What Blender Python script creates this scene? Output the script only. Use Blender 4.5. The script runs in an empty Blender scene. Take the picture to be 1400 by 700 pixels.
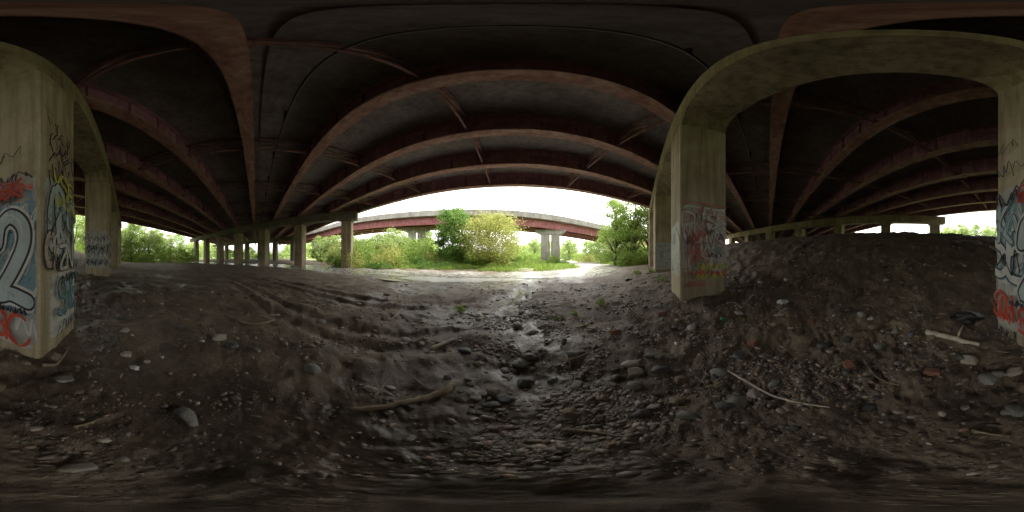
import bpy, math, random, bmesh
import numpy as np
from mathutils import Vector, noise, Matrix
random.seed(7); rng=np.random.default_rng(7)
S=bpy.context.scene; COL=S.collection
R2=math.sqrt(.5)
# ---------------------------------------------------------------- materials
def new_mat(name):
    m=bpy.data.materials.new(name); m.use_nodes=True
    nt=m.node_tree; b=nt.nodes['Principled BSDF']; return m,nt,b
def ramp(nt,fac,stops):
    r=nt.nodes.new('ShaderNodeValToRGB'); nt.links.new(fac,r.inputs[0])
    el=r.color_ramp.elements
    while len(el)<len(stops): el.new(.5)
    for e,(p,c) in zip(el,stops):
        e.position=p; e.color=(*c,1) if len(c)==3 else c
    return r.outputs[0]
def mapped(nt,scale=(1,1,1),kind='Object'):
    tc=nt.nodes.new('ShaderNodeTexCoord'); mp=nt.nodes.new('ShaderNodeMapping')
    mp.inputs['Scale'].default_value=scale; nt.links.new(tc.outputs[kind],mp.inputs[0]); return mp.outputs[0]
def noi(nt,vec,scale,detail=6,rough=.6):
    n=nt.nodes.new('ShaderNodeTexNoise'); n.inputs['Scale'].default_value=scale
    n.inputs['Detail'].default_value=detail; n.inputs['Roughness'].default_value=rough
    nt.links.new(vec,n.inputs['Vector']); return n.outputs[0]
def mix(nt,fac,a,b,bt='MIX'):
    m=nt.nodes.new('ShaderNodeMix'); m.data_type='RGBA'; m.blend_type=bt
    if isinstance(fac,(int,float)): m.inputs[0].default_value=fac
    else: nt.links.new(fac,m.inputs[0])
    for i,v in((6,a),(7,b)):
        if isinstance(v,tuple): m.inputs[i].default_value=(*v,1)
        else: nt.links.new(v,m.inputs[i])
    return m.outputs[2]
def bump(nt,b,h,strength,dist=.02):
    n=nt.nodes.new('ShaderNodeBump'); n.inputs['Strength'].default_value=strength
    n.inputs['Distance'].default_value=dist; nt.links.new(h,n.inputs['Height']); nt.links.new(n.outputs[0],b.inputs['Normal'])
def simple(name,c1,c2,scale=4,rough=.8,bs=.3,bd=.01,sc=(1,1,1),metal=0):
    m,nt,b=new_mat(name); v=mapped(nt,sc); n=noi(nt,v,scale)
    nt.links.new(ramp(nt,n,[(.32,c1),(.68,c2)]),b.inputs['Base Color'])
    b.inputs['Roughness'].default_value=rough; b.inputs['Metallic'].default_value=metal
    bump(nt,b,noi(nt,v,scale*6),bs,bd); return m
def concrete(name,base,dark,light,stain=.75,spots=.35):
    m,nt,b=new_mat(name); v=mapped(nt); vs=mapped(nt,(3.5,3.5,.2))
    a=ramp(nt,noi(nt,v,.7,4),[(.3,dark),(.5,base),(.72,light)])
    st=ramp(nt,noi(nt,vs,1.3,8,.65),[(.36,(.38,.32,.25)),(.56,(1,1,1))])
    c=mix(nt,stain,a,st,'MULTIPLY')
    f=ramp(nt,noi(nt,v,30),[(.3,(.82,.82,.82)),(.7,(1.1,1.1,1.1))])
    c=mix(nt,1,c,f,'MULTIPLY')
    sp=ramp(nt,noi(nt,v,2.6,10,.75),[(.58,(1,1,1)),(.72,(.4,.34,.26))])
    c=mix(nt,spots,c,sp,'MULTIPLY')
    nt.links.new(c,b.inputs['Base Color']); b.inputs['Roughness'].default_value=.88
    wv=nt.nodes.new('ShaderNodeTexWave'); wv.bands_direction='Z'; wv.inputs['Scale'].default_value=1.3; wv.inputs['Distortion'].default_value=.4
    nt.links.new(v,wv.inputs['Vector']); l=ramp(nt,wv.outputs[1],[(0,(0,0,0)),(.06,(1,1,1))])
    h=mix(nt,.25,noi(nt,v,14,10,.7),l)
    bump(nt,b,h,.45,.015); return m
M_conc=concrete('weathered_concrete',(.44,.37,.255),(.31,.26,.18),(.53,.465,.35),.6,.35)
M_cap=concrete('stained_soffit_shade_concrete',(.30,.25,.16),(.20,.165,.105),(.38,.325,.22),.7,.35)  # darker pier concrete; shade of soffit and farther columns is in the colour
M_far=concrete('shaded_grey_concrete',(.15,.13,.10),(.10,.085,.07),(.20,.18,.145),.7,.4)  # darkest concrete copy, with the shade on the far piers in its colour
M_conc2=concrete('pale_concrete',(.36,.345,.31),(.26,.245,.22),(.47,.455,.42),.5)
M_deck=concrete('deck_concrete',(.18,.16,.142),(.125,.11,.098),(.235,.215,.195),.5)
def steel(name,c1,c2,c3):
    m,nt,b=new_mat(name); v=mapped(nt,(.35,1,1)); v2=mapped(nt,(1.6,1.6,.4))
    c=ramp(nt,noi(nt,v,2.2,9,.75),[(.34,c1),(.5,c2),(.66,c3)])
    s=ramp(nt,noi(nt,v2,2.,7,.7),[(.35,(.4,.36,.34)),(.6,(1,1,1))])
    c=mix(nt,.75,c,s,'MULTIPLY')
    nt.links.new(c,b.inputs['Base Color']); b.inputs['Roughness'].default_value=.72
    bump(nt,b,noi(nt,v,40),.3,.004); return m
M_web=steel('faded_maroon_steel',(.23,.105,.12),(.35,.175,.19),(.42,.25,.26))
M_fl=steel('dusty_rust_steel',(.20,.095,.07),(.33,.175,.14),(.44,.29,.235))
M_brace=steel('brace_steel',(.12,.06,.05),(.21,.105,.085),(.27,.16,.13))
M_rampred=steel('dull_red_brown_steel',(.27,.085,.085),(.36,.13,.13),(.40,.19,.18))
M_black=simple('black_rubber',(.01,.01,.01),(.03,.03,.03),5,.5)
M_wood=simple('weathered_driftwood',(.15,.115,.075),(.38,.30,.21),3,.8,.8,.01)
M_woodpale=simple('bleached_wood',(.34,.30,.24),(.62,.55,.45),5,.8,.6,.006)
M_bark=simple('bark',(.07,.055,.04),(.18,.14,.10),6,.9,.8,.03)
M_rock=[simple('stone_grey',(.14,.135,.125),(.30,.29,.26),6,.6,.5,.01),
        simple('stone_brown',(.12,.09,.06),(.26,.20,.14),6,.7,.5,.01),
        simple('stone_pale',(.27,.24,.2),(.44,.40,.34),7,.7,.5,.01),
        simple('stone_dark_wet',(.04,.04,.04),(.12,.12,.12),6,.3,.5,.01)]
M_plastic=simple('white_plastic',(.6,.6,.6),(.8,.8,.78),6,.4)
M_green=simple('green_plastic',(.02,.25,.08),(.05,.4,.15),5,.25)
M_brick=simple('brick_red',(.2,.09,.06),(.30,.15,.10),12,.85)
def leafmat(name,c1,c2,c3):
    m,nt,b=new_mat(name)
    g=nt.nodes.new('ShaderNodeNewGeometry'); v=mapped(nt)
    f=nt.nodes.new('ShaderNodeMath'); f.operation='MULTIPLY_ADD'; f.inputs[1].default_value=.5
    nt.links.new(g.outputs['Random Per Island'],f.inputs[0])
    m2=nt.nodes.new('ShaderNodeMath'); m2.operation='MULTIPLY'; m2.inputs[1].default_value=.55
    nt.links.new(noi(nt,v,.9,3),m2.inputs[0]); nt.links.new(m2.outputs[0],f.inputs[2])
    c=ramp(nt,f.outputs[0],[(.15,c1),(.5,c2),(.85,c3)])
    nt.links.new(c,b.inputs['Base Color']); b.inputs['Roughness'].default_value=.6
    t=nt.nodes.new('ShaderNodeBsdfTranslucent'); nt.links.new(c,t.inputs[0])
    ms=nt.nodes.new('ShaderNodeMixShader'); ms.inputs[0].default_value=.5
    nt.links.new(b.outputs[0],ms.inputs[1]); nt.links.new(t.outputs[0],ms.inputs[2])
    nt.links.new(ms.outputs[0],nt.nodes['Material Output'].inputs[0]); return m
M_leafd=leafmat('leaf_deep_green',(.075,.14,.03),(.155,.28,.055),(.25,.40,.085))
M_leafy=leafmat('leaf_yellow_green',(.26,.28,.065),(.43,.46,.125),(.53,.55,.19))
M_leafm=leafmat('leaf_spring_green',(.15,.24,.045),(.29,.42,.085),(.42,.54,.145))
M_leaff=leafmat('leaf_pale_green',(.28,.37,.12),(.40,.51,.18),(.50,.59,.26))
def paint(name,c,wear=.42):
    m,nt,b=new_mat(name); v=mapped(nt); n=noi(nt,v,5,8,.7)
    nt.links.new(ramp(nt,noi(nt,v,2.3),[(.3,tuple(x*.75 for x in c)),(.7,c)]),b.inputs['Base Color'])
    b.inputs['Roughness'].default_value=.6
    r=ramp(nt,n,[(wear-.05,(.35,.35,.35)),(wear+.08,(.92,.92,.92))])
    tr=nt.nodes.new('ShaderNodeBsdfTransparent'); ms=nt.nodes.new('ShaderNodeMixShader')
    nt.links.new(r,ms.inputs[0]); nt.links.new(tr.outputs[0],ms.inputs[1]); nt.links.new(b.outputs[0],ms.inputs[2])
    nt.links.new(ms.outputs[0],nt.nodes['Material Output'].inputs[0]); return m
PAINTS=dict(black=paint('spray_black',(.03,.03,.04),.35),silver=paint('spray_silver',(.50,.58,.60),.37),
  red=paint('spray_red',(.60,.09,.05),.36),white=paint('spray_white',(.70,.70,.66),.36),
  yellow=paint('spray_yellow',(.60,.56,.08),.38),blue=paint('spray_blue',(.23,.37,.45),.40),
  pink=paint('spray_pink',(.58,.42,.38),.40),grey=paint('buff_grey',(.48,.48,.44),.37),teal=paint('spray_teal',(.2,.38,.36),.42))
PK=list(PAINTS)
# ---------------------------------------------------------------- mesh helpers
class MB:
    def __init__(s): s.v=[];s.f=[];s.m=[]
    def add(s,vs,fs,mi=0):
        o=len(s.v); s.v+= [tuple(p) for p in vs]; s.f+=[tuple(i+o for i in f) for f in fs]; s.m+=[mi]*len(fs)
    def box(s,x0,x1,y0,y1,z0,z1,mi=0):
        s.add([(x0,y0,z0),(x1,y0,z0),(x1,y1,z0),(x0,y1,z0),(x0,y0,z1),(x1,y0,z1),(x1,y1,z1),(x0,y1,z1)],
         [(0,3,2,1),(4,5,6,7),(0,1,5,4),(1,2,6,5),(2,3,7,6),(3,0,4,7)],mi)
    def tube(s,pts,rad,n=7,mi=0,jit=0):
        pts=[Vector(p) for p in pts]; vs=[];fs=[]
        for i,p in enumerate(pts):
            d=(pts[min(i+1,len(pts)-1)]-pts[max(i-1,0)]).normalized()
            a=d.cross(Vector((0,0,1)) if abs(d.z)<.9 else Vector((1,0,0))).normalized(); b=d.cross(a)
            r=rad[i] if isinstance(rad,(list,tuple)) else rad
            for k in range(n):
                t=2*math.pi*k/n; rr=r*(1+jit*random.uniform(-1,1)); vs.append(p+a*math.cos(t)*rr+b*math.sin(t)*rr)
        for i in range(len(pts)-1):
            for k in range(n):
                k2=(k+1)%n; fs.append((i*n+k,i*n+k2,(i+1)*n+k2,(i+1)*n+k))
        fs.append(tuple(range(n-1,-1,-1))); fs.append(tuple((len(pts)-1)*n+k for k in range(n)))
        s.add(vs,fs,mi)
    def beam(s,p0,p1,w,h,mi=0):
        p0=Vector(p0);p1=Vector(p1); d=(p1-p0).normalized()
        a=d.cross(Vector((0,0,1)))
        a=a.normalized() if a.length>.01 else Vector((1,0,0)); b=a.cross(d)
        vs=[p+a*i*w/2+b*j*h/2 for p in(p0,p1) for i,j in((-1,-1),(1,-1),(1,1),(-1,1))]
        s.add(vs,[(3,2,1,0),(4,5,6,7),(0,1,5,4),(1,2,6,5),(2,3,7,6),(3,0,4,7)],mi)
    def mesh(s,name,mats,smooth=False):
        me=bpy.data.meshes.new(name); me.from_pydata(s.v,[],s.f)
        for m in mats: me.materials.append(m)
        me.polygons.foreach_set('material_index',s.m)
        if smooth: me.polygons.foreach_set('use_smooth',[True]*len(s.f))
        me.update(); return me
def obj(name,data,parent=None,loc=(0,0,0),rot=0,label=None,cat=None,group=None,kind=None,scale=None):
    o=bpy.data.objects.new(name,data); COL.objects.link(o); o.location=loc; o.rotation_euler=(0,0,rot)
    if scale: o.scale=scale
    if parent: o.parent=parent
    if label: o['label']=label
    if cat: o['category']=cat
    if group: o['group']=group
    if kind: o['kind']=kind
    return o
def quads_mesh(name,C,U,V,mat):
    n=len(C); P=np.stack([C-U-V,C+U-V,C+U+V,C-U+V],1).reshape(-1,3).astype(np.float32)
    me=bpy.data.meshes.new(name); me.vertices.add(4*n); me.vertices.foreach_set('co',P.ravel())
    me.loops.add(4*n); me.loops.foreach_set('vertex_index',np.arange(4*n,dtype=np.int32))
    me.polygons.add(n); me.polygons.foreach_set('loop_start',np.arange(0,4*n,4,dtype=np.int32))
    me.materials.append(mat); me.update(calc_edges=True); return me
def leaves(name,C,size,mat,flat=.5):
    n=len(C); a=rng.normal(size=(n,3)); a/=np.linalg.norm(a,axis=1)[:,None]
    b=rng.normal(size=(n,3)); b-= (b*a).sum(1)[:,None]*a; b/=np.linalg.norm(b,axis=1)[:,None]
    s=size*rng.uniform(.5,1.2,n)[:,None]
    return quads_mesh(name,C,a*s*.5,b*s*.5*flat,mat)
# ---------------------------------------------------------------- terrain
def ss(x): x=min(1,max(0,x)); return x*x*(3-2*x)
ROAD=[(-60,-45),(-44,-24),(-33,-4),(-24,7),(-12,10.8),(-2,11.5),(5,13.5),(11,18),(14,26),(15,40),(18,70),(20,130)]
def droad(x,y):
    best=1e9
    for (ax,ay),(bx,by) in zip(ROAD[:-1],ROAD[1:]):
        dx,dy=bx-ax,by-ay; t=max(0,min(1,((x-ax)*dx+(y-ay)*dy)/(dx*dx+dy*dy)))
        d=math.hypot(x-ax-t*dx,y-ay-t*dy)
        if d<best: best=d
    return best
def chan(x,y): return abs(x+.25-.09*y-.35*math.sin(y*.9))
def G(x,y,fine=True,dr=None):
    r=math.hypot(x,y); q=R2*(x-y); t=R2*(x+y)
    h=(3.25*ss((q-.9)/11.3)+.75*ss((q-12)/7)*ss((t-6)/9))*(1-ss((q-45)/25))
    h+=.42*ss((abs(t+1.5)-2)/5)*math.exp(-((q-1.8)/4)**2)
    h-=.10*math.exp(-(chan(x,y)/.75)**2)*ss((y-.2)/1.2)*(1-ss((y-8)/3))
    if r<70:
        if dr is None: dr=droad(x,y)
        k=(1-ss((r-25)/45))*(.12+.88*ss((dr-1.2)/3))
        h+=k*.10*noise.fractal(Vector((x*.55,y*.55,0)),1,2,4)
        if fine and r<34:
            rt=ss((q+1)/4)
            h+=k*(.034+.06*rt)*noise.fractal(Vector((x*1.9,y*1.9,3)),.8,2,5)
            h+=k*(.006+.013*rt)*noise.fractal(Vector((x*8,y*8,3)),.75,2,3)
            n1=noise.noise(Vector((x*2.4+5,y*2.4,7))); rg=1-abs(n1)*2
            h+=k*.026*rg*ss(r/3)
            n3=noise.noise(Vector((x*4.5,y*4.5,17)))
            h-=k*.02*ss((n3-.25)*4)
            u=-.45*x+.89*y
            for c0 in(2.6,3.25,4.9,5.6): h-=k*.06*math.exp(-((u-c0-.3*math.sin(x*.5))/.15)**2)*ss((.3-x)/1.5)-k*.025*math.exp(-((u-c0-.28-.3*math.sin(x*.5))/.12)**2)*ss((.3-x)/1.5)
    return h
z0=G(0,0)
CAMZ=1.6
NA,NR=840,460
rad=.08*(700/.08)**(np.arange(NR)/(NR-1))
vs=np.zeros((NR*NA+1,3),np.float32); mk=np.zeros((NR*NA+1,4),np.float32)
ang=np.arange(NA)*2*math.pi/NA; sa=np.sin(ang); ca=np.cos(ang)
for i,r in enumerate(rad):
    for j in range(NA):
        x=r*sa[j]; y=r*ca[j]
        dr=droad(x,y) if (r<160 and r>3) else 50
        vs[i*NA+j]=(x,y,G(x,y,True,dr)-z0)
        nz=noise.fractal(Vector((x*.35,y*.35,9)),1,2,4)
        road=1-ss((dr-2.3+nz*2.4)/1.8)
        out=max(ss((y-16.6+nz*2.5)/2.2), ss((-23-y+nz)/2), ss((r-75)/10))
        grass=out*(1-road)*(.45+.55*ss((y-19+nz*3)/4) if y>0 else 1)
        wet=(1-ss((dr-2.4+nz*2)/1.6))*(1-out)
        n2=noise.fractal(Vector((x*1.3,y*1.3,2)),1,2,3)
        gd=chan(x,y)+n2*.45
        damp=.8*(1-ss((gd-.2)/.85))*ss((y-.3)/.8)
        damp=max(damp,1.0*(1-ss((math.hypot((x+.45)*.65,y-.7)-.25+n2*.4)/.6)))
        damp=max(damp,.6*ss(nz*1.8+.15)*(1-ss((r-9)/6))*(1 if x<1 else .2))
        wet=max(wet,damp*(1-out))
        mk[i*NA+j]=(wet,grass,road*(.5+.5*ss((y-11)/5)) if y>0 else road*(.3+.7*out),1)
vs[-1]=(0,0,0); mk[-1]=(.2,0,0,1)
def surf(x,y): return G(x,y)-z0
ii=np.arange(NR-1)[:,None]*NA; jj=np.arange(NA)[None,:]; j2=(jj+1)%NA
F=np.stack([ii+jj,ii+NA+jj,ii+NA+j2,ii+j2],-1).reshape(-1,4)[:, ::-1]
tri=np.stack([np.full(NA,NR*NA),np.arange(NA),(np.arange(NA)+1)%NA],-1)[:, ::-1]
me=bpy.data.meshes.new('ground'); me.vertices.add(len(vs)); me.vertices.foreach_set('co',vs.ravel())
nl=F.size+tri.size; me.loops.add(nl); me.loops.foreach_set('vertex_index',np.concatenate([F.ravel(),tri.ravel()]).astype(np.int32))
me.polygons.add(len(F)+len(tri))
me.polygons.foreach_set('loop_start',np.concatenate([np.arange(len(F))*4,F.size+np.arange(len(tri))*3]).astype(np.int32))
me.update(calc_edges=True); me.polygons.foreach_set('use_smooth',[True]*len(me.polygons))
at=me.color_attributes.new('mask','FLOAT_COLOR','POINT'); at.data.foreach_set('color',mk.ravel())
m,nt,b=new_mat('wet_dirt'); v=mapped(nt)
A=nt.nodes.new('ShaderNodeAttribute'); A.attribute_name='mask'
sp=nt.nodes.new('ShaderNodeSeparateColor'); nt.links.new(A.outputs['Color'],sp.inputs[0])
base=ramp(nt,noi(nt,v,1.1,10,.66),[(.3,(.095,.072,.050)),(.5,(.175,.138,.100)),(.7,(.29,.238,.178))])
fine=ramp(nt,noi(nt,v,24,9,.75),[(.3,(.55,.53,.51)),(.65,(1.18,1.16,1.13))])
base=mix(nt,.9,base,fine,'MULTIPLY')
def vor(scale):
    vo=nt.nodes.new('ShaderNodeTexVoronoi'); vo.inputs['Scale'].default_value=scale; nt.links.new(v,vo.inputs['Vector']); return vo
vo=vor(34)
peb=ramp(nt,vo.outputs['Distance'],[(.15,(1,1,1)),(.34,(0,0,0))])
pn=ramp(nt,noi(nt,v,1.8,7),[(.48,(0,0,0)),(.62,(1,1,1))])
pm=mix(nt,1,peb,pn,'MULTIPLY')
hs=nt.nodes.new('ShaderNodeHueSaturation'); hs.inputs['Saturation'].default_value=.22; hs.inputs['Value'].default_value=.38; nt.links.new(vo.outputs['Color'],hs.inputs['Color'])
base=mix(nt,pm,base,mix(nt,1,hs.outputs[0],(1,.88,.75),'MULTIPLY'))
wetc=mix(nt,sp.outputs[0],base,mix(nt,.9,base,(.34,.33,.32),'MULTIPLY'))
rc=ramp(nt,noi(nt,v,3,6),[(.35,(.38,.36,.33)),(.65,(.58,.56,.52))])
c=mix(nt,sp.outputs[2],wetc,rc)
gc=ramp(nt,noi(nt,v,.8,8,.7),[(.35,(.16,.20,.07)),(.55,(.27,.32,.11)),(.7,(.36,.35,.20))])
c=mix(nt,sp.outputs[1],c,gc)
nt.links.new(c,b.inputs['Base Color'])
wn=ramp(nt,noi(nt,v,1.9,7,.65),[(.40,(.3,.3,.3)),(.54,(1,1,1))])
wf=mix(nt,1,wn,sp.outputs[0],'MULTIPLY')
ro=ramp(nt,wf,[(.0,(.72,)*3),(.3,(.46,)*3),(.6,(.28,)*3),(.9,(.17,)*3)])
nt.links.new(ro,b.inputs['Roughness'])
hb=mix(nt,.35,noi(nt,v,13,13,.74),mix(nt,1,peb,pn,'MULTIPLY'))
bn=nt.nodes.new('ShaderNodeBump'); bn.inputs['Distance'].default_value=.036
st=ramp(nt,wf,[(0,(.9,)*3),(.6,(.5,)*3),(.9,(.25,)*3)]); nt.links.new(st,bn.inputs['Strength']); nt.links.new(hb,bn.inputs['Height']); nt.links.new(bn.outputs[0],b.inputs['Normal'])
me.materials.append(m)
obj('ground',me,kind='structure',label='wet brown dirt ground with pebbles and mud',cat='ground')
def pix(px,py):
    az=(px-700)/1400*2*math.pi; el=(350-py)/700*math.pi
    d=(math.sin(az)*math.cos(el),math.cos(az)*math.cos(el),math.sin(el)); r=.5
    while r<300:
        x,y,z=d[0]*r,d[1]*r,CAMZ+d[2]*r
        if z<surf(x,y): return Vector((x,y,surf(x,y)))
        r*=1.01
    return Vector((x,y,surf(x,y)))
def azp(az,dist): a=math.radians(az); return (math.sin(a)*dist,math.cos(a)*dist)
def puddle_mat(name,c,r,bs):
    M,wnt,wb=new_mat(name); wb.inputs['Base Color'].default_value=(*c,1); wb.inputs['Roughness'].default_value=r
    bump(wnt,wb,noi(wnt,mapped(wnt),7,5),bs,.02); return M
M_water=puddle_mat('sky_tinted_puddle_water',(.66,.65,.62),.22,.35)  # pale base colour stands in for the bright sky reflection
for cx,cy,a_,b_,sd in [(-4.9,9.7,3.2,.95,1),(-1.6,10.7,3.0,.65,2),(2.8,12.0,2.6,.55,3),(-9.5,10.4,1.8,.5,4),(-7,7.6,1.0,.22,9)]:
    V=[(0,0,0)]; n=60
    for k in range(n):
        t=2*math.pi*k/n; rr=1+.45*noise.noise(Vector((math.cos(t)*1.6,math.sin(t)*1.6,sd*5)))+.18*noise.noise(Vector((math.cos(t)*5,math.sin(t)*5,sd*5))); V.append((a_*rr*math.cos(t),b_*rr*math.sin(t),0))
    hh_=sorted([surf(cx+p[0]*f_,cy+p[1]*f_) for p in V for f_ in(.4,.8,1)]); z=hh_[int(len(hh_)*.84)]+.006
    q_=MB(); q_.add(V,[(0,k+1,(k+1)%n+1) for k in range(n)]); obj('puddle',q_.mesh('puddle',[M_water]),None,(cx,cy,z),.08,kind='structure',label='shallow muddy puddle with white sky glare in its colour',cat='puddle')
# ---------------------------------------------------------------- overpass
ZG=7.82; DEP=1.35; GX0,GX1=-95,95
GY=[-.40+3.47*k for k in range(-6,5)]; GY[6]=-.36
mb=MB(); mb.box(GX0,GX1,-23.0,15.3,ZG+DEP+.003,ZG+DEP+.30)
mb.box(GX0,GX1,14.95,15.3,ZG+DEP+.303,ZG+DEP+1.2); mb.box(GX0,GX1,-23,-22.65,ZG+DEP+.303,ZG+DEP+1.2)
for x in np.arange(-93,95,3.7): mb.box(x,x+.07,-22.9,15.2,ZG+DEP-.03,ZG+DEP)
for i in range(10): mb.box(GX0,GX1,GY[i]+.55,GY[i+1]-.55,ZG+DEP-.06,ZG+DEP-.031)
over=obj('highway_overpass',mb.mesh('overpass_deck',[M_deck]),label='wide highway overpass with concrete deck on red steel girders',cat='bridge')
for i,y in enumerate(GY):
    g=MB(); g.box(GX0,GX1,-.012,.012,.05,DEP-.03)
    for x in np.arange(-60,60,1.65):
        for s in((-.13,-.013),(.013,.13)): g.box(x,x+.016,s[0],s[1],.052,DEP-.033)
    g.box(GX0,GX1,-.2,.2,DEP-.03,DEP)
    go=obj('steel_girder',g.mesh('girder_web',[M_web]),over,(0,y,ZG))
    fw=.27; f=MB(); f.box(GX0,GX1,-fw,fw,0,.047)
    for x in np.arange(-92,92,11.): f.box(x,x+4.5,-fw+.03,fw-.03,-.028,-.003)
    obj('bottom_flange',f.mesh('girder_flange',[M_fl]),go)
bm=MB(); w=3.47-.05
bm.beam((0,.03,.22),(0,w,.22),.085,.085); bm.beam((0,.03,1.15),(0,w,1.15),.085,.085)
bm.beam((.05,.05,.25),(.05,w,1.12),.065,.065); bm.beam((-.05,.05,1.12),(-.05,w,.25),.065,.065)
bm.box(-.15,.15,.02,.3,.12,.34); bm.box(-.15,.15,w-.3,w-.02,.12,.34)
bmesh_=bm.mesh('cross_frame',[M_brace])
cnt=0
for i in range(10):
    for k in range(-4,5):
        if cnt<99: obj('cross_brace',bmesh_,over,(-1.8+6.6*k,GY[i]+.02,ZG)); cnt+=1
p=MB(); p.tube([(x,1.08,0) for x in range(-60,61,3)],.04,8)
for x in range(-58,60,4): p.box(x,x+.05,1.02,1.14,.035,.72)
obj('deck_joint_conduit',p.mesh('pipe',[M_black]),over,(0,0,CAMZ+6.75))  # conduit tube added in place of a dark deck construction joint
# ---------------------------------------------------------------- piers
ZT=7.72
def pier(q,ys,label,ZS=6.15,ZC=6.72,RH=.7,hw=.7,y0=-22.6,y1=14.6,mats=None):
    mats=mats or (M_far,M_far)
    e=obj('bridge_pier',None,None,(q*R2,-q*R2,0),math.radians(45),label=label,cat='bridge pier',group='concrete piers carrying the overpass')
    ts=[y*math.sqrt(2)+q for y in ys]; t0=y0*math.sqrt(2)+q; t1=y1*math.sqrt(2)+q
    def soff(a,b,open0=True,open1=True):
        L=b-a; Rh=min(RH,L/2)
        ds=[Rh*(1-math.cos(math.pi/2*k/16)) for k in range(17)]
        def zz(d): return ZS+(ZC-ZS)*math.sqrt(max(0,1-(1-d/Rh)**2))
        pts=[]
        if open0: pts+=[(a+d,zz(d)) for d in ds]
        else: pts+=[(a,ZC)]
        if open1: pts+=[(b-d,zz(d)) for d in reversed(ds)]
        else: pts+=[(b,ZC)]
        return pts
    prof=[]
    if ts[0]-hw-t0>.3: prof+=soff(t0,ts[0]-hw,False,True)
    for i,t in enumerate(ts):
        prof+=[(t-hw,ZS),(t+hw,ZS)]
        if i<len(ts)-1: prof+=soff(t+hw,ts[i+1]-hw)
    if t1-ts[-1]-hw>.3: prof+=soff(ts[-1]+hw,t1,True,False)
    pr=[prof[0]]
    for p_ in prof[1:]:
        if abs(p_[0]-pr[-1][0])+abs(p_[1]-pr[-1][1])>1e-4: pr.append(p_)
    hc=hw-.04
    v=[];f=[]
    for (x,z) in pr: v+=[(x,-hc,z),(x,hc,z),(x,hc,ZT),(x,-hc,ZT)]
    for i in range(len(pr)-1):
        a=i*4;b_=a+4
        for k in range(4): f.append((a+k,b_+k,b_+(k+1)%4,a+(k+1)%4))
    f.append((0,1,2,3)); n=len(v); f.append((n-1,n-2,n-3,n-4))
    c=MB(); c.add(v,f); obj('pier_cap',c.mesh('cap',[mats[1]]),e)
    ch=.05; prof2=[(-hw+ch,-hw),(hw-ch,-hw),(hw,-hw+ch),(hw,hw-ch),(hw-ch,hw),(-hw+ch,hw),(-hw,hw-ch),(-hw,-hw+ch)]
    cols=[]
    for t in ts:
        c=MB(); v=[(x,y,z) for z in(-1.5,ZS) for x,y in prof2]
        c.add(v,[(k,(k+1)%8,8+(k+1)%8,8+k) for k in range(8)])
        cols.append(obj('column',c.mesh('col',[mats[0]]),e,(t,0,0)))
    for y in GY:
        if y>y1: continue
        t=y*math.sqrt(2)+q
        c=MB(); c.box(-.3,.3,-.3,.3,ZT+.002,ZG-.03); obj('bearing',c.mesh('bearing',[M_black]),e,(t,0,0),math.radians(-45))
    return e,cols
YS1=[-3.0+5.23*k for k in range(-3,4)]
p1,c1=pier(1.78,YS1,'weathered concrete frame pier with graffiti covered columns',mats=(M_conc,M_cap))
YS2=[-21.5+5.25*k for k in range(7)]; YS3=[-3.7+5.23*k for k in range(-3,4)]
kw=dict(ZS=6.3,ZC=6.62,RH=.5)
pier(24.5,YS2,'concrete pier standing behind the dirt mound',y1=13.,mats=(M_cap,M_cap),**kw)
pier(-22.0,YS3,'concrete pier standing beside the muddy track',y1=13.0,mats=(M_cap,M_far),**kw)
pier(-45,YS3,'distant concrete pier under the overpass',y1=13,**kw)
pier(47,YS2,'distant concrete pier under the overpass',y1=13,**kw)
# ---------------------------------------------------------------- graffiti
LET={'S':[[(1,.85),(.6,1),(.1,.85),(.15,.6),(.8,.45),(.95,.15),(.5,0),(0,.12)]],
'2':[[(.0,.70),(.12,.93),(.5,1.03),(.9,.9),(.95,.68),(.6,.38),(.05,.02),(.5,.06),(1.08,.0)]],
'R':[[(.1,0),(.05,1),(.7,.95),(.85,.7),(.2,.5),(.9,-.05)]],
'E':[[(.95,.95),(.2,.9),(.1,.5),(.12,.08),(.95,.05)],[(.15,.5),(.75,.52)]],
'K':[[(.1,1),(.1,0)],[(.95,1.05),(.15,.48),(1.05,-.08)]],
'Y':[[(.05,1.05),(.45,.5),(.95,1.05)],[(.45,.5),(.4,-.05)]],
'A':[[(0,0),(.45,1),(1,0)],[(.15,.33),(.9,.35)]],
'O':[[(.5+.45*math.cos(t),.5+.48*math.sin(t)) for t in np.linspace(1,7.4,14)]],
'C':[[(.95,.85),(.5,1),(.08,.6),(.15,.15),(.6,0),(1,.15)]],
'H':[[(.1,1),(.12,0)],[(.12,.5),(.85,.5)],[(.85,1.05),(.9,-.05)]],
'N':[[(.05,0),(.1,1),(.85,.0),(.9,1.05)]],'T':[[(0,.95),(1,1)],[(.5,.95),(.45,0)]],
'Z':[[(.05,.95),(.95,1),(.05,.05),(1,0)]],'W':[[(0,1),(.25,0),(.5,.7),(.75,0),(1.05,1.05)]],
'~':[[(-.3,.2),(.3,.5),(.6,.1),(1.2,.4),(1.5,.1)]]}
def catmull(P,n=8):
    out=[]; P=[np.array(p,float) for p in P]
    for i in range(len(P)-1):
        p0=P[max(i-1,0)];p1_=P[i];p2=P[i+1];p3=P[min(i+2,len(P)-1)]
        for t in np.arange(n)/n: out.append(.5*(2*p1_+(p2-p0)*t+(2*p0-5*p1_+4*p2-p3)*t*t+(3*p1_-p0-3*p2+p3)*t**3))
    out.append(P[-1]); return out
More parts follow.
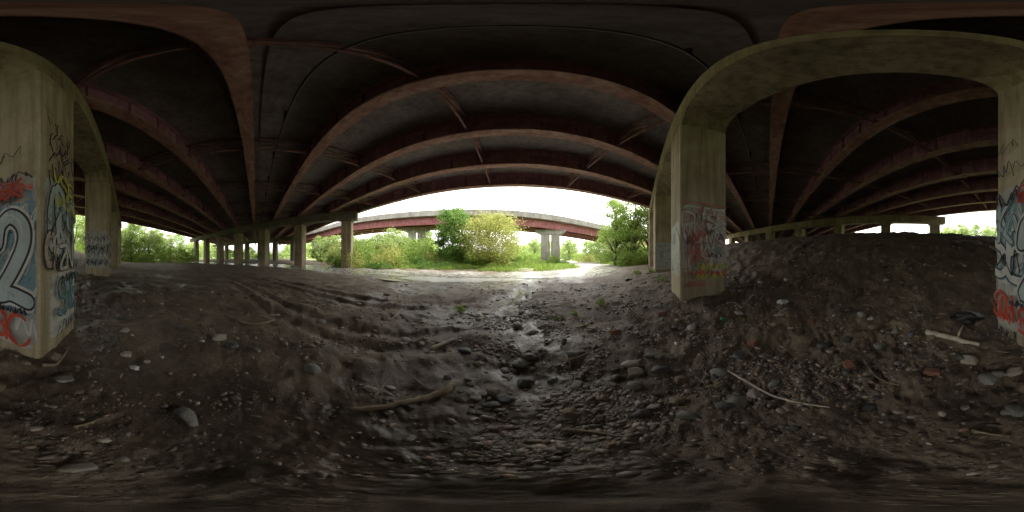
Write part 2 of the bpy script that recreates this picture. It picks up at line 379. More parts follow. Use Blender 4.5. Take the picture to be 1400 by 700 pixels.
class Graf:
    def __init__(s,nx,ny,hw=.7):
        s.n=Vector((nx,ny,0)); s.r=Vector((0,0,1)).cross(s.n); s.o=s.n*hw-s.r*hw; s.mb=MB(); s.d=.004
    def P(s,a,z,d): return s.o+s.r*min(1.385,max(.015,a))+Vector((0,0,z))+s.n*d
    def ribbon(s,pts,w,col,var=.25):
        s.d+=.0004; vs=[];fs=[]; n=len(pts)
        for i,(a,z) in enumerate(pts):
            a0,z0_=pts[max(i-1,0)]; a1,z1=pts[min(i+1,n-1)]; dx,dz=a1-a0,z1-z0_; l=math.hypot(dx,dz) or 1
            ww=w*(1-var+var*math.sin(i*.4)); dd=s.d+i*.00002
            vs+=[s.P(a-dz/l*ww/2,z+dx/l*ww/2,dd),s.P(a+dz/l*ww/2,z-dx/l*ww/2,dd)]
        for i in range(n-1): fs.append((2*i,2*i+1,2*i+3,2*i+2))
        s.d+=n*.00002; s.mb.add(vs,fs,PK.index(col))
    def tag(s,a0,a1,zc,h,w,col,seed,loops=None):
        r=random.Random(seed); L=loops or max(3,int((a1-a0)/h*2.6))
        ph=[r.uniform(.15,.5)*h for _ in range(L*2+2)]; sh=[r.uniform(-.7,1.5) for _ in range(L*2+2)]
        st=(a1-a0)/(L*2)
        ks=[(a0+k*st+sh[k]*st*1.5, zc+(1 if k%2 else -1)*ph[k]) for k in range(L*2+1)]
        s.ribbon(catmull(ks,8),w,col)
    def wild(s,word,a,z,lw,h,w,fill,out='black',seed=0,over=.15,hl=None,jit=1):
        r=random.Random(seed); L=[]
        for i,chh in enumerate(word):
            rot=r.uniform(-.12,.12)*jit; sc_=1+r.uniform(-.1,.12)*jit
            for st in LET.get(chh,LET['S']):
                pp=[]
                for x,y in st:
                    x+=r.uniform(-.06,.06)*jit;y+=r.uniform(-.05,.05)*jit; x*=lw;y*=h*sc_; x,y=x-y*rot,y+x*rot
                    pp.append((a+i*lw*(1.12-over)+x,z+y))
                L.append(catmull(pp,7))
        def caps(pts,w_,col):
            for (ca_,cz) in(pts[0],pts[-1]):
                s.d+=.0003; n=12; s.mb.add([s.P(ca_+math.cos(6.283*k/n)*w_/2,cz+math.sin(6.283*k/n)*w_/2,s.d) for k in range(n)],[tuple(range(n))],PK.index(col))
        if hl:
            for pts in L: s.ribbon(pts,w*1.75,hl,0); caps(pts,w*1.75,hl)
        for pts in L: s.ribbon(pts,w*1.36,out,0); caps(pts,w*1.36,out)
        for pts in L: s.ribbon(pts,w,fill,0); caps(pts,w,fill)
        for pts in L:
            if r.random()<.6: s.ribbon([(p[0]-w*.2,p[1]+w*.2) for p in pts[2:len(pts)//2]],w*.13,'white',0)
    def patch(s,a0,a1,z0_,z1,col,seed=0):
        s.d+=.0006; vs=[]; n=72
        ca_,cz=(a0+a1)/2,(z0_+z1)/2; vs.append(s.P(ca_,cz,s.d))
        for k in range(n):
            t=2*math.pi*k/n; c_,si=math.cos(t),math.sin(t); e=.2
            x=math.copysign(abs(c_)**e,c_); y=math.copysign(abs(si)**e,si); j=1+.06*noise.noise(Vector((c_*3,si*3,seed)))-.03
            vs.append(s.P(ca_+x*(a1-a0)/2*j,cz+y*(z1-z0_)/2*j,s.d))
        s.mb.add(vs,[(0,k+1,(k+1)%n+1) for k in range(n)],PK.index(col))
    def done(s,parent,label): obj('graffiti',s.mb.mesh('graffiti',[PAINTS[k] for k in PK]),parent,label=label)
B,A_,C,D=c1[3],c1[4],c1[2],c1[5]
g=Graf(1,0)
g.patch(.0,1.4,.2,2.85,'grey',1); g.patch(.55,1.38,.75,2.4,'blue',2); g.patch(.05,.7,1.1,2.5,'white',3)
g.patch(.65,1.2,2.35,2.8,'pink',4)
for i in range(9): g.tag(.05,1.3,random.uniform(.5,2.6),.4,.035,random.choice(['white','grey','blue']),130+i)
g.wild('SE',-.05,1.2,.42,1.0,.13,'white','black',2,hl='blue'); g.wild('K~',.1,1.9,.35,.6,.08,'silver','black',3,hl='blue'); g.tag(.05,.62,1.5,.5,.04,'black',201); g.tag(.05,.6,2.1,.35,.035,'blue',202)
g.wild('2',.74,1.0,.50,1.12,.19,'silver','black',1,hl='white',jit=0)
g.tag(.0,.75,2.6,.35,.05,'black',3); g.tag(.05,.6,3.2,.5,.03,'black',4); g.tag(.1,.6,3.7,.35,.022,'black',6); g.tag(.6,1.1,3.2,.3,.02,'black',7)
g.wild('SCH',.02,.52,.22,.42,.05,'red','red',55,over=.32); g.wild('SK',.72,.36,.2,.4,.045,'red','red',6)
g.tag(.0,.8,.6,.35,.03,'red',203)
g.ribbon([(1.16+.19*math.cos(t),.55+.24*math.sin(t)) for t in np.linspace(.9,6.0,40)],.05,'red')
g.tag(.75,1.35,2.52,.2,.04,'red',12); g.tag(.75,1.3,2.72,.18,.03,'black',14); g.tag(.5,1.3,.86,.1,.025,'black',15)
g.wild('ESK',.7,2.42,.17,.26,.03,'red','black',8); g.tag(.0,.7,.28,.2,.03,'black',16)
g.done(B,'silver letters outlined in black with red tags')
g=Graf(0,1)
g.patch(.15,1.38,1.4,2.85,'grey',5); g.patch(.3,1.38,.25,1.35,'white',6)
for i in range(7): g.tag(.25+.06*(i%3),1.1+.06*(i%4),4.1-i*.22,.4,.026,'black',21+i)
g.wild('YSE',.38,2.55,.28,.48,.07,'yellow','black',9); g.wild('CRS',.2,1.65,.36,.95,.12,'silver','black',10,hl='grey',over=.28)
g.wild('O',.1,1.45,.3,.45,.1,'pink','black',11); g.tag(.3,1.3,2.1,.6,.035,'black',211); g.tag(.3,1.3,1.8,.4,.035,'white',212); g.tag(.25,1.3,2.3,.4,.03,'blue',213)
g.tag(.3,1.35,1.5,.25,.04,'black',35); g.tag(.3,1.35,2.45,.2,.03,'yellow',36); g.wild('ZN',.5,1.42,.3,.35,.06,'white','black',41)
g.wild('SNE',.42,.66,.3,.55,.08,'blue','black',12,over=.25,hl='white'); g.tag(.4,1.3,.45,.25,.03,'black',37); g.tag(.45,1.3,1.25,.2,.03,'black',38); g.tag(.45,1.3,.95,.25,.02,'teal',39)
g.done(B,'black tags, yellow letters and silver lettering')
g=Graf(-1,0)
g.patch(.01,1.39,1.2,3.05,'white',7); g.patch(.01,1.39,1.1,3.0,'grey',17); g.patch(.08,1.38,1.5,2.95,'pink',8)
cols_=['red','white','grey','black','red','white','teal','white','pink']
g.wild('NAS',.2,1.35,.38,.6,.07,'white','red',21,over=.25); g.wild('ROK',.08,2.0,.42,.72,.08,'white','red',20,over=.25)
for i in range(56):
    a=random.uniform(.02,.95); g.tag(a,min(1.38,a+random.uniform(.25,.55)),random.uniform(1.1,2.92),random.uniform(.15,.5),random.uniform(.014,.032),cols_[i%9],240+i)
g.wild('SE',.75,2.35,.28,.45,.04,'white','red',22)
g.tag(.4,1.3,1.3,.25,.04,'yellow',60); g.tag(.3,1.3,1.12,.22,.04,'red',66); g.tag(.35,1.2,1.05,.2,.03,'yellow',61); g.ribbon([(.05,3.06),(.5,3.08),(1.0,3.05),(1.35,3.07)],.03,'red')
g.tag(.1,.8,.85,.2,.02,'red',61); g.done(A_,'pale panel of dense faded red, white and grey tags')
g=Graf(0,1); g.patch(.1,1.3,1.0,2.6,'grey',9); g.tag(.1,1.3,2.2,.6,.04,'black',70); g.tag(.1,1.3,1.5,.5,.04,'white',71); g.done(A_,'faded grey panel with tags')
g=Graf(1,0); g.patch(.0,1.35,.9,3.1,'grey',11); g.wild('ZAK',.08,1.5,.42,.9,.1,'white','black',24)
for i in range(8): g.tag(.05,1.3,random.uniform(1.1,2.9),.4,.035,random.choice(['black','black','teal']),80+i)
g.done(C,'grey and black lettering')
g=Graf(0,1); g.patch(.0,1.35,.6,2.8,'white',12); g.wild('NO',.1,1.5,.55,.8,.1,'silver','black',25)
for i in range(7): g.tag(.05,1.3,random.uniform(.8,2.7),.4,.035,'black',90+i)
g.done(C,'white and black lettering')
g=Graf(-1,0); g.patch(.0,1.35,.6,2.6,'grey',13); g.wild('KE',.15,1.2,.5,.8,.1,'silver','black',26); g.tag(.1,1.3,2.4,.4,.04,'blue',95); g.done(D,'faded grey panel with silver letters')
# ---------------------------------------------------------------- ramp bridges
def sweep(path,n0,n1,z0_,z1,mi=0,mb=None):
    mb=mb or MB(); v=[];f=[]
    for i,p in enumerate(path):
        d=path[min(i+1,len(path)-1)]-path[max(i-1,0)]; nx,ny=-d[1],d[0]; l=math.hypot(nx,ny); nx/=l;ny/=l
        for o,z in((n0,z0_),(n1,z0_),(n1,z1),(n0,z1)): v.append((p[0]+nx*o,p[1]+ny*o,p[2]+z))
    for i in range(len(path)-1):
        for k in range(4): f.append((i*4+k,i*4+(k+1)%4,i*4+4+(k+1)%4,i*4+4+k))
    n=len(v); f+=[(0,1,2,3),(n-1,n-2,n-3,n-4)]; mb.add(v,f,mi); return mb
def rampbridge(pts,label):
    path=catmull([(*azp(a,r),z+CAMZ) for a,r,z in pts])
    e=obj('ramp_bridge',sweep(path,-.6,8.6,-1.15,-.85).mesh('ramp_slab',[M_conc2]),label=label,cat='bridge')
    for o in((0,.3),(7.7,8.0)): obj('parapet',sweep(path,o[0]-.55,o[1]-.55,-.847,0).mesh('parapet',[M_conc2]),e)
    for o in(.4,2.8,5.2,7.6):
        gg=sweep(path,o-.02,o+.02,-2.75,-1.153); sweep(path,o-.22,o+.22,-2.80,-2.753,0,gg)
        obj('ramp_girder',gg.mesh('ramp_girder',[M_rampred]),e)
rampbridge([(-84,75,8.2),(-72,55,8.2),(-57,41,9.2),(-36,34,9.3),(-15,31.5,9.1),(0,31.5,8.9),(15,33,8.3),(31,38,7.3),(43,46,6.2),(52,58,5)],'curved red steel ramp bridge with pale concrete parapet')
rampbridge([(100,62,10),(106,58,10.3),(113,57,10.5),(119,57,10.6)],'distant red steel ramp bridge behind the pier')
def ramppier(az,dist,ztop,rot,label):
    x,y=azp(az,dist); z=surf(x,y)
    e=obj('ramp_pier',None,None,(x,y,z),rot,label=label,cat='bridge pier',group='piers of the ramp bridge')
    H=ztop+CAMZ-2.83-z
    c=MB(); vs_=[(-2.2,-.8,H-1.0),(2.2,-.8,H-1.0),(3.2,-.8,H-.5),(3.2,-.8,H),(-3.2,-.8,H),(-3.2,-.8,H-.5)]
    vs2=[(a,.8,c_) for a,_,c_ in vs_]; n=6
    c.add(vs_+vs2,[tuple(range(n))]+[tuple(range(2*n-1,n-1,-1))]+[(i,i+n,(i+1)%n+n,(i+1)%n) for i in range(n)])
    obj('pier_cap',c.mesh('rcap',[M_conc2]),e)
    for s in(-1.05,1.05):
        c=MB(); c.box(s-.93,s+.93,-.7,.7,-.5,H-1.003); co=obj('column',c.mesh('rcol',[M_conc2]),e)
        gg=MB(); rr=random.Random(int(az)+int(s*9))
        for i in range(7):
            a=s+rr.uniform(-.8,.1); zz=rr.uniform(.4,1.6); pts=catmull([(a+k*.13,zz+(.3 if k%2 else -.3)*rr.random()) for k in range(6)],5)
            vv=[];ff=[]
            for k,(px_,pz_) in enumerate(pts): vv+=[(min(s+.84,px_),-.705-.002*i-.0001*k,pz_),(min(s+.84,px_),-.705-.002*i-.0001*k,pz_+.09)]
            for k in range(len(pts)-1): ff.append((2*k,2*k+2,2*k+3,2*k+1))
            gg.add(vv,ff,PK.index(rr.choice(['pink','black','blue','red'])))
        obj('graffiti',gg.mesh('rgraf',[PAINTS[k] for k in PK]),co)
ramppier(13.5,34.5,8.4,math.radians(-14),'broad pale concrete ramp pier with graffiti')
ramppier(-33.5,37.5,9.3,math.radians(34),'pale concrete ramp pier among bushes')
ramppier(38,45,6.7,math.radians(-35),'pale concrete ramp pier behind trees')
x,y=azp(-17.5,31.2)
mb=MB(); mb.tube([(0,0,0),(0,0,3),(0,0,5.0)],[.09,.07,.05],8); mb.tube([(0,0,5),(.3,0,5.3),(1.2,0,5.4)],.04,6); mb.box(1.1,1.7,-.12,.12,5.33,5.44)
obj('street_lamp',mb.mesh('lamp',[M_conc2]),None,(x,y,CAMZ+8.2),label='thin grey street lamp on the ramp bridge',cat='street lamp')
# ---------------------------------------------------------------- vegetation
def tree_meshes(seed,H,W,base,mat,clumps,per,leaf):
    r=random.Random(seed); tk=MB()
    top=Vector((r.uniform(-.4,.4),r.uniform(-.4,.4),H*.72))
    def path(a,b,n=6,w=.15):
        return [a.lerp(b,k/n)+Vector((r.uniform(-w,w),r.uniform(-w,w),0))*(1 if 0<k<n else 0) for k in range(n+1)]
    P=path(Vector((0,0,-.3)),top,8,.12); r0=H*.022
    tk.tube(P,[r0*(1-.8*k/8) for k in range(9)],8)
    cs=[]
    for i in range(clumps):
        h=r.uniform(base,1); t=(h-base)/(1-base); wr=W/2*math.sqrt(max(.05,1-(2*t-.85)**2/1.5))
        a=r.uniform(0,6.28); rr=wr*math.sqrt(r.uniform(.05,1)); cs.append(Vector((math.cos(a)*rr,math.sin(a)*rr,h*H-.4)))
    for c_ in cs[::2]:
        k=min(7,max(1,int((c_.z/H)*8*.75))); st=P[k]; mid=st.lerp(c_,.5)+Vector((0,0,-.15))
        tk.tube([st,mid,c_],[r0*.35,r0*.2,r0*.06],5)
    C=[]
    for c_ in cs:
        s=r.uniform(.35,.8)*W/7; n=int(per*r.uniform(.5,1.3))
        C.append(rng.normal(size=(n,3))*np.array([s,s,s*.6])+np.array(c_))
    return tk.mesh('trunk',[M_bark],True),leaves('crown',np.concatenate(C),leaf,mat,.6)
def place_tree(ms,az,dist,label,sc=1,group=None):
    x,y=azp(az,dist); e=obj('tree',None,None,(x,y,surf(x,y)),random.uniform(0,6.28),label=label,cat='tree',group=group,scale=(sc,sc,sc))
    obj('trunk',ms[0],e); obj('crown',ms[1],e)
T1=tree_meshes(1,9.2,5.6,.16,M_leafd,100,210,.2)
T2=tree_meshes(2,7.4,8.0,.25,M_leafy,90,180,.18)
T3=tree_meshes(3,11,6,.12,M_leafm,90,130,.19)
T4=tree_meshes(5,8,6,.10,M_leaff,70,140,.24)
place_tree(T1,-20.5,25,'rounded deep green tree beside the ramp bridge')
place_tree(T2,-7.5,22.5,'spreading yellow green tree at the road edge')
place_tree(T3,36.5,26,'tall spring green tree beside the overpass',1)
place_tree(T3,43,24,'tall spring green tree beside the overpass',.95)
place_tree(T4,40,30,'pale green tree beside the overpass',1.1)
place_tree(T3,48,26,'tall spring green tree beside the overpass',1)
place_tree(T4,33,36,'pale green tree near the ramp bridge',.8)
for az,d,s in [(-41.5,30,.85),(-47,31,.75),(-52,29,.6),(-37,31,.65),(-57,31,.7),(-33,30,.55),(-44,27,.6),(-62,36,.8),(-67,44,.9)]:
    place_tree(T4,az,d,'pale green young tree behind the bushes',s)
place_tree(T3,-30,44,'spring green tree beyond the ramp bridge',.8)
for az,d,t,s in [(-134,36,T3,.8),(-128,41,T4,1.05),(-138,35,T4,.9),(-122,52,T4,1.15),(-131,42,T3,.9),(-149,33,T3,.8),(-153,36,T4,1),(-117,66,T3,1),(-112,78,T4,1.1),(-145,38,T4,.9),(-125,50,T3,.9),(-136,44,T4,1.1),(-141,36,T3,.8),
                 (158,44,T4,.9),(163,42,T3,.6),(168,42,T4,.8),(153,48,T4,.9),(172,46,T3,.6),(20,60,T4,1),(8,58,T4,1),(28,62,T4,1.1)]:
    place_tree(t,az,d,'spring green tree at the edge of the overpass',s,group='trees along the overpass edge')
def bush_mesh(seed,W,H,mat,n,leaf):
    r=random.Random(seed); C=[]
    for i in range(26):
        a=r.uniform(0,6.28); rr=W/2*math.sqrt(r.random()); h=r.uniform(.1,1)*H*(1-.5*(rr/(W/2))**2)
        s=r.uniform(.15,.32)*W/2
        C.append(rng.normal(size=(n//26,3))*np.array([s,s,s*.7])+np.array([math.cos(a)*rr,math.sin(a)*rr,h]))
    C=np.concatenate(C); C=C[C[:,2]>-.2]; return leaves('bush',C,leaf,mat,.55)
BM=[bush_mesh(11,3.2,2.4,M_leafm,2400,.15),bush_mesh(12,2.6,1.6,M_leafd,2000,.13),bush_mesh(13,3.6,2.0,M_leafy,2400,.15),bush_mesh(14,2.2,1.1,M_leafm,1600,.11)]
BL=['dense spring green bush','low deep green bush','sprawling yellow green bush','small spring green bush']
def bush(az,d,k,s=1,sz=1):
    x,y=azp(az,d)
    if droad(x,y)<3.2: return
    obj('bush',BM[k],None,(x,y,surf(x,y)),random.uniform(0,6.28),label=BL[k]+' beside the dirt road',cat='bush',group='bushes beyond the overpass',scale=(s,s,s*sz))
for az in np.arange(-62,6,2.3):
    d=random.uniform(22,26); k=random.choice([0,0,1,2,3]); bush(az,d,k,random.uniform(.8,1.15),1.5 if az<-28 else .85)
for az in np.arange(-60,2,3.2): bush(az,random.uniform(27,31),random.choice([0,2,0]),1.3,1.6 if az<-28 else .8)
for az in np.arange(-56,2,3.6): bush(az,random.uniform(19.0,22),random.choice([3,3,1]),random.uniform(.45,.9),.8)
for az in np.arange(2,32,3): bush(az,random.uniform(42,52),random.choice([0,1,2]),1.2,.9)
for az in np.arange(8,20,2.2): bush(az,random.uniform(30,33.5),random.choice([0,1,3]),.8,.9)
for az in np.arange(28,52,2.2): bush(az,random.uniform(22.5,27),random.choice([0,1,3,2]),random.uniform(.7,1),.9)
for az in np.arange(-156,-108,3): bush(az,random.uniform(36,56),random.choice([0,2,2]),1.4,1.1)
for az in np.arange(150,176,4): bush(az,random.uniform(34,40),random.choice([0,2]),1.2,.8)
n=60000; th=rng.uniform(0,2*math.pi,n); R=rng.uniform(92,125,n)
hp=6+3*np.sin(th*9)+2*np.sin(th*23+1)+1.6*np.sin(th*51+2); z=rng.uniform(0,1,n)**.7*np.maximum(hp,3)
obj('distant_woodland',leaves('woodland',np.stack([np.sin(th)*R,np.cos(th)*R,z],1),1.3,M_leaff,.7),kind='stuff',label='pale green wood along the horizon',cat='woodland')
pts=[]
while len(pts)<42000:
    if random.random()<.75: x=random.uniform(-34,30); y=16.5+abs(random.gauss(0,7))
    else:
        x=random.uniform(-60,0); y=-23.5-abs(random.gauss(0,8))
    if droad(x,y)<2.6+random.random()*1.8: continue
    if noise.noise(Vector((x*.3,y*.3,1)))<-.12: continue
    pts.append((x,y,G(x,y,False)-z0))
C=np.array(pts); n=len(C); hh=rng.uniform(.12,.5,n); a=rng.uniform(0,6.28,n)
U=np.stack([np.cos(a),np.sin(a),np.zeros(n)],1)*rng.uniform(.012,.03,n)[:,None]
V=np.stack([rng.normal(0,.25,n)*hh,rng.normal(0,.25,n)*hh,hh],1)*.5
obj('grass',quads_mesh('grass',C+V,U,V,M_leafm),kind='stuff',label='rough green grass beyond the overpass',cat='grass')
# ---------------------------------------------------------------- ground debris
def rock_mesh(seed,mat,sub=3,flat=.6,rough=.35,ang_=0):
    bm_=bmesh.new(); bmesh.ops.create_icosphere(bm_,subdivisions=sub,radius=1)
    rr=random.Random(seed); pl=[(Vector((rr.gauss(0,1),rr.gauss(0,1),rr.gauss(0,1))).normalized(),rr.uniform(.55,.9)) for _ in range(ang_)]
    for v_ in bm_.verts:
        for n_,d_ in pl:
            k=v_.co.dot(n_)-d_
            if k>0: v_.co-=n_*k
        d=1+rough*noise.fractal(v_.co*1.1+Vector((seed*7.3,0,0)),1,2,3)
        v_.co=Vector((v_.co.x*d*1.15,v_.co.y*d*.85,v_.co.z*d*flat))
    me_=bpy.data.meshes.new('rock'); bm_.to_mesh(me_); bm_.free(); me_.materials.append(mat)
    me_.polygons.foreach_set('use_smooth',[True]*len(me_.polygons)); return me_
RM=[[rock_mesh(i+10*k,M_rock[k],3,.5+.12*(i%3),.25 if i<2 else .15,0 if i==0 else 9) for i in range(5)] for k in range(4)]
RN=['grey','brown','pale','dark wet']
def rock(p,s,k,emb=.15):
    o=obj('rock',random.choice(RM[k]),None,(p[0],p[1],p[2]+s*.5*(1-emb*2)*.5),random.uniform(0,6.28),label=RN[k]+' weathered rock lying in the wet dirt',cat='rock',group='rocks scattered on the dirt')
    o.scale=(s,s,s*random.uniform(.7,1.1)); o.rotation_euler.x=random.uniform(-.3,.3); return o
for px,py,s,k in [(255,570,.12,0),(300,464,.12,2),(170,453,.1,2),(720,524,.1,3),(790,528,.08,0),(755,521,.06,0),(778,566,.07,1),(1100,468,.15,1),(650,545,.05,0),(612,517,.06,3),
  (930,520,.08,1),(945,450,.1,2),(928,440,.09,1),(1325,495,.13,2),(1350,520,.1,0),(1380,490,.1,1),(1290,430,.08,1),(975,452,.1,1),(1010,430,.12,2),(690,435,.08,0),(460,416,.08,2),(380,432,.07,2),
  (35,497,.07,1),(90,515,.08,1),(110,640,.06,2),(560,600,.04,0),(1225,455,.07,0),(1180,520,.05,0),(600,470,.06,3),(880,470,.06,1),(640,520,.05,3),(900,490,.06,0),(1085,585,.04,3),(1240,585,.05,1)]:
    rock(pix(px,py),s,k)
cnt=0
while cnt<262:
    az=random.choice([random.uniform(10,185),random.uniform(-20,185),random.uniform(20,185),random.uniform(-60,185),random.uniform(-180,180)]); r=1.0+abs(random.gauss(0,2.8))
    x,y=azp(az,r)
    s=random.choice([.02,.025,.03,.04,.05,.065,.08])*(1+.13*r)
    rock((x,y,surf(x,y)),s,random.choice([0,0,1,1,2,3,3])); cnt+=1
bm_=bmesh.new(); bmesh.ops.create_icosphere(bm_,subdivisions=1,radius=1)
bv=np.array([v_.co[:] for v_ in bm_.verts]); bf=np.array([[v_.index for v_ in f.verts] for f in bm_.faces]); bm_.free()
P=[]
while len(P)<25000:
    az=random.uniform(-180,180); r=.35+abs(random.gauss(0,3.4)); x,y=azp(az,r)
    dens=.08+.92*ss((noise.fractal(Vector((x*.9,y*.9,4)),.8,2,3)+.1)*2)
    if az<-15: dens*=.24
    if random.random()<dens: P.append((x,y,surf(x,y)))
P=np.array(P); n=len(P); rr=np.hypot(P[:,0],P[:,1])
s=np.clip(rng.lognormal(-4.55,.62,n),.004,.045)*(.75+.22*rr)
an=rng.uniform(0,6.28,n); sc=np.stack([rng.uniform(.8,1.6,n),rng.uniform(.6,1,n),rng.uniform(.3,.65,n)],1)*s[:,None]
V=bv[None]*sc[:,None,:]*rng.uniform(.7,1.25,(n,len(bv),1))
co,si=np.cos(an)[:,None],np.sin(an)[:,None]; X=V[...,0]*co-V[...,1]*si; Y=V[...,0]*si+V[...,1]*co
V=np.stack([X,Y,V[...,2]],-1)+P[:,None,:]; Fg=(bf[None]+np.arange(n)[:,None,None]*len(bv)).reshape(-1,3)
me=bpy.data.meshes.new('gravel'); me.vertices.add(V.shape[0]*V.shape[1]); me.vertices.foreach_set('co',V.astype(np.float32).ravel())
me.loops.add(Fg.size); me.loops.foreach_set('vertex_index',Fg.astype(np.int32).ravel()); me.polygons.add(len(Fg)); me.polygons.foreach_set('loop_start',np.arange(0,Fg.size,3,dtype=np.int32)); me.update(calc_edges=True)
m,nt,b=new_mat('gravel_mix'); gq=nt.nodes.new('ShaderNodeNewGeometry')
nt.links.new(ramp(nt,gq.outputs['Random Per Island'],[(0,(.06,.05,.04)),(.35,(.13,.10,.073)),(.6,(.19,.155,.12)),(.8,(.25,.225,.2)),(.93,(.25,.155,.10)),(1,(.5,.46,.4))]),b.inputs['Base Color']); b.inputs['Roughness'].default_value=.48
me.materials.append(m); obj('gravel',me,kind='stuff',label='loose wet gravel and pebbles on the dirt',cat='gravel')
def stick(pp,r,mat,label,name='driftwood_branch',n=10,lift=.6,twigs=0):
    P_=[pix(*p_) for p_ in pp]; path=[Vector(p_) for p_ in catmull([tuple(p_) for p_ in P_],5)]
    path=[Vector((p_.x+random.uniform(-1,1)*r*.25,p_.y+random.uniform(-1,1)*r*.25,surf(p_.x,p_.y)+r*lift+.01)) for p_ in path]
    zs=[p_.z for p_ in path]; path=[Vector((p_.x,p_.y,sum(zs[max(0,i-3):i+4])/len(zs[max(0,i-3):i+4])+.004)) for i,p_ in enumerate(path)]
    k=len(path); mb=MB(); mb.tube(path,[r*(1-.55*i/k)*random.uniform(.85,1.12) for i in range(k)],n,0,.08)
    for t in range(twigs):
        a=path[random.randrange(1,k-1)]; d=Vector((random.uniform(-1,1),random.uniform(-1,1),.25)).normalized()*r*7; mb.tube([a,a+d*.5,a+d+Vector((0,0,-r))],[r*.4,r*.25,r*.1],5)
    obj(name,mb.mesh('branch',[mat],True),label=label,cat='branch')
stick([(620,530),(595,543),(560,552),(520,560),(481,563)],.045,M_wood,'straight brown driftwood branch lying on mud')
stick([(995,510),(1025,525),(1060,545),(1095,553),(1135,559)],.018,M_woodpale,'long thin bleached stick on the dirt')
stick([(1268,458),(1300,466),(1338,477)],.06,M_woodpale,'thick bleached log on the rubble',twigs=1)
stick([(58,502),(75,500),(88,488),(95,474)],.03,M_wood,'bent root beside the graffiti covered column')
stick([(588,481),(620,465)],.045,M_woodpale,'short pale plank end in the mud')
stick([(775,498),(803,484)],.025,M_wood,'short brown stick in the wet gravel')
stick([(770,589),(810,592),(850,598)],.015,M_wood,'thin dark twig on the gravel')
stick([(565,520),(590,535)],.012,M_wood,'dark twig beside the driftwood'); stick([(510,545),(530,520)],.012,M_wood,'dark twig on the mud')
stick([(1180,490),(1200,520),(1230,530)],.012,M_wood,'thin brown twig on the slope'); stick([(860,420),(880,440)],.02,M_wood,'thin brown twig on the slope')
stick([(1305,430),(1355,470)],.012,M_black,'black cable end lying on the dirt','cable'); stick([(315,435),(345,445),(375,440)],.03,M_wood,'muddy brown branch on the dirt')
stick([(560,470),(585,462)],.03,M_wood,'muddy brown wood scrap on mud'); stick([(100,585),(140,575)],.012,M_wood,'thin brown twig on mud'); stick([(1330,590),(1380,600)],.014,M_wood,'thin brown twig on gravel')
for i in range(44):
    az=random.choice([random.uniform(-120,180),random.uniform(-60,170),random.uniform(0,170)]); r=random.uniform(1.6,6); px=700+az/360*1400; py=350+math.degrees(math.atan(1.4/r))/180*700; L_=random.uniform(12,40)
    stick([(px,py),(px+L_*.5,py+random.uniform(-6,6)),(px+L_,py+random.uniform(-12,12))],random.uniform(.005,.013),random.choice([M_wood,M_woodpale,M_wood]),'thin dry twig lying on the gravel')
def crumple(px,py,s,mat,name,label,flat=.3,cat='litter'):
    p_=pix(px,py); me_=rock_mesh(random.uniform(20,90),mat,3,flat,1.1); o=obj(name,me_,None,(p_.x,p_.y,p_.z+s*.15),random.uniform(0,6),label=label,cat=cat); o.scale=(s,s,s)
crumple(1070,414,.14,M_plastic,'plastic_bag','crumpled white plastic bag on the dirt')
crumple(185,504,.05,M_plastic,'paper_scrap','crumpled white paper scrap on mud'); crumple(222,489,.03,M_plastic,'paper_scrap','small white paper scrap on mud')
crumple(1320,436,.3,M_black,'rubber_scrap','torn black rubber sheet on the slope',.4); crumple(960,405,.07,M_plastic,'paper_scrap','white paper scrap beside the column')
crumple(1190,437,.06,M_plastic,'paper_scrap','white paper scrap on the slope')
for px,py in [(1140,432),(1005,418),(925,470),(1240,470),(870,455)]: crumple(px,py,.035,M_plastic,'paper_scrap','tiny white paper scrap on the slope')
p_=pix(988,441); mb=MB(); prof=[(0,.035),(.02,.04),(.16,.04),(.2,.025),(.23,.014),(.26,.014)]
mb.tube([(a,0,0) for a,_ in prof],[r for _,r in prof],14); mb.tube([(.262,0,0),(.285,0,0)],.018,12)
obj('plastic_bottle',mb.mesh('bottle',[M_green],True),None,(p_.x,p_.y,p_.z+.05),.6,label='green plastic bottle lying on the dirt',cat='bottle')
for px,py in [(840,455),(1110,440),(905,430),(1160,500),(1275,510),(1030,470)]:
    p_=pix(px,py); me_=rock_mesh(px,M_brick,3,.6,.08,0)
    for v_ in me_.vertices:
        c_=v_.co
        v_.co=Vector((max(-.8,min(.8,c_.x*1.2)),max(-.5,min(.5,c_.y)),max(-.35,min(.35,c_.z))))
    o=obj('brick',me_,None,(p_.x,p_.y,p_.z+.01),random.uniform(0,3),label='broken red brick half buried in dirt',cat='brick',group='broken bricks'); o.rotation_euler.x=random.uniform(-.4,.4); o.scale=(.11,.11,.1)
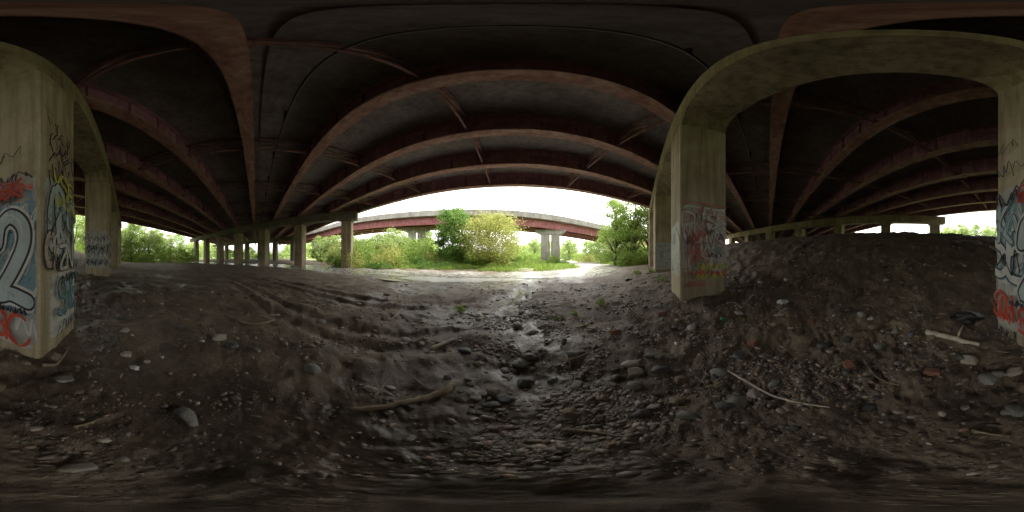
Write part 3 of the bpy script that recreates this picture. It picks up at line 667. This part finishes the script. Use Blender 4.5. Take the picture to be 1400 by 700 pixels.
for px,py,s in [(630,425,.16),(785,430,.1),(822,417,.14),(760,437,.07),(800,447,.06),(890,372,.3),(870,375,.3),(1015,440,.06),(905,385,.2),(720,405,.08)]:
    p_=pix(px,py); C=rng.normal(size=(70,3))*np.array([s*.4,s*.4,s*.28])+np.array([0,0,s*.4]); C=C[C[:,2]>0]
    C[:,:2]=np.clip(C[:,:2],-s*.7,s*.7)
    obj('weed',leaves('weed',C,s*.4,M_leafm,.6),None,p_,label='small green weed sprouting from wet dirt',cat='weed',group='weeds on the dirt')
# ---------------------------------------------------------------- light, camera
w=bpy.data.worlds.new('World'); S.world=w; w.use_nodes=True; nt=w.node_tree; bg=nt.nodes['Background']
SA,SE=60,55
sk=nt.nodes.new('ShaderNodeTexSky'); sk.sky_type='NISHITA'; sk.sun_disc=False; sk.sun_elevation=math.radians(SE); sk.sun_rotation=math.radians(SA); sk.dust_density=4; sk.air_density=1.2
h=nt.nodes.new('ShaderNodeHueSaturation'); h.inputs['Saturation'].default_value=.10; h.inputs['Value'].default_value=5.2
nt.links.new(sk.outputs[0],h.inputs['Color'])
wc=mix(nt,1,h.outputs[0],(1,.97,.935),'MULTIPLY')
nt.links.new(wc,bg.inputs[0]); bg.inputs[1].default_value=.15
sl=bpy.data.lights.new('sun','SUN'); sl.energy=1.5; sl.angle=math.radians(22); sl.color=(1,.96,.88)
so=bpy.data.objects.new('sun',sl); COL.objects.link(so)
d=Vector((math.sin(math.radians(SA))*math.cos(math.radians(SE)),math.cos(math.radians(SA))*math.cos(math.radians(SE)),math.sin(math.radians(SE))))
so.rotation_euler=d.to_track_quat('Z','Y').to_euler()
cam=bpy.data.cameras.new('camera'); co=bpy.data.objects.new('camera',cam); COL.objects.link(co)
cam.type='PANO'
try: cam.panorama_type='EQUIRECTANGULAR'
except Exception: pass
try: cam.cycles.panorama_type='EQUIRECTANGULAR'
except Exception: pass
cam.clip_start=.02; cam.clip_end=2000
co.location=(0,0,CAMZ); co.rotation_euler=(math.radians(90),0,0); S.camera=co
S.view_settings.view_transform='Standard'; S.view_settings.look='None'; S.view_settings.exposure=0
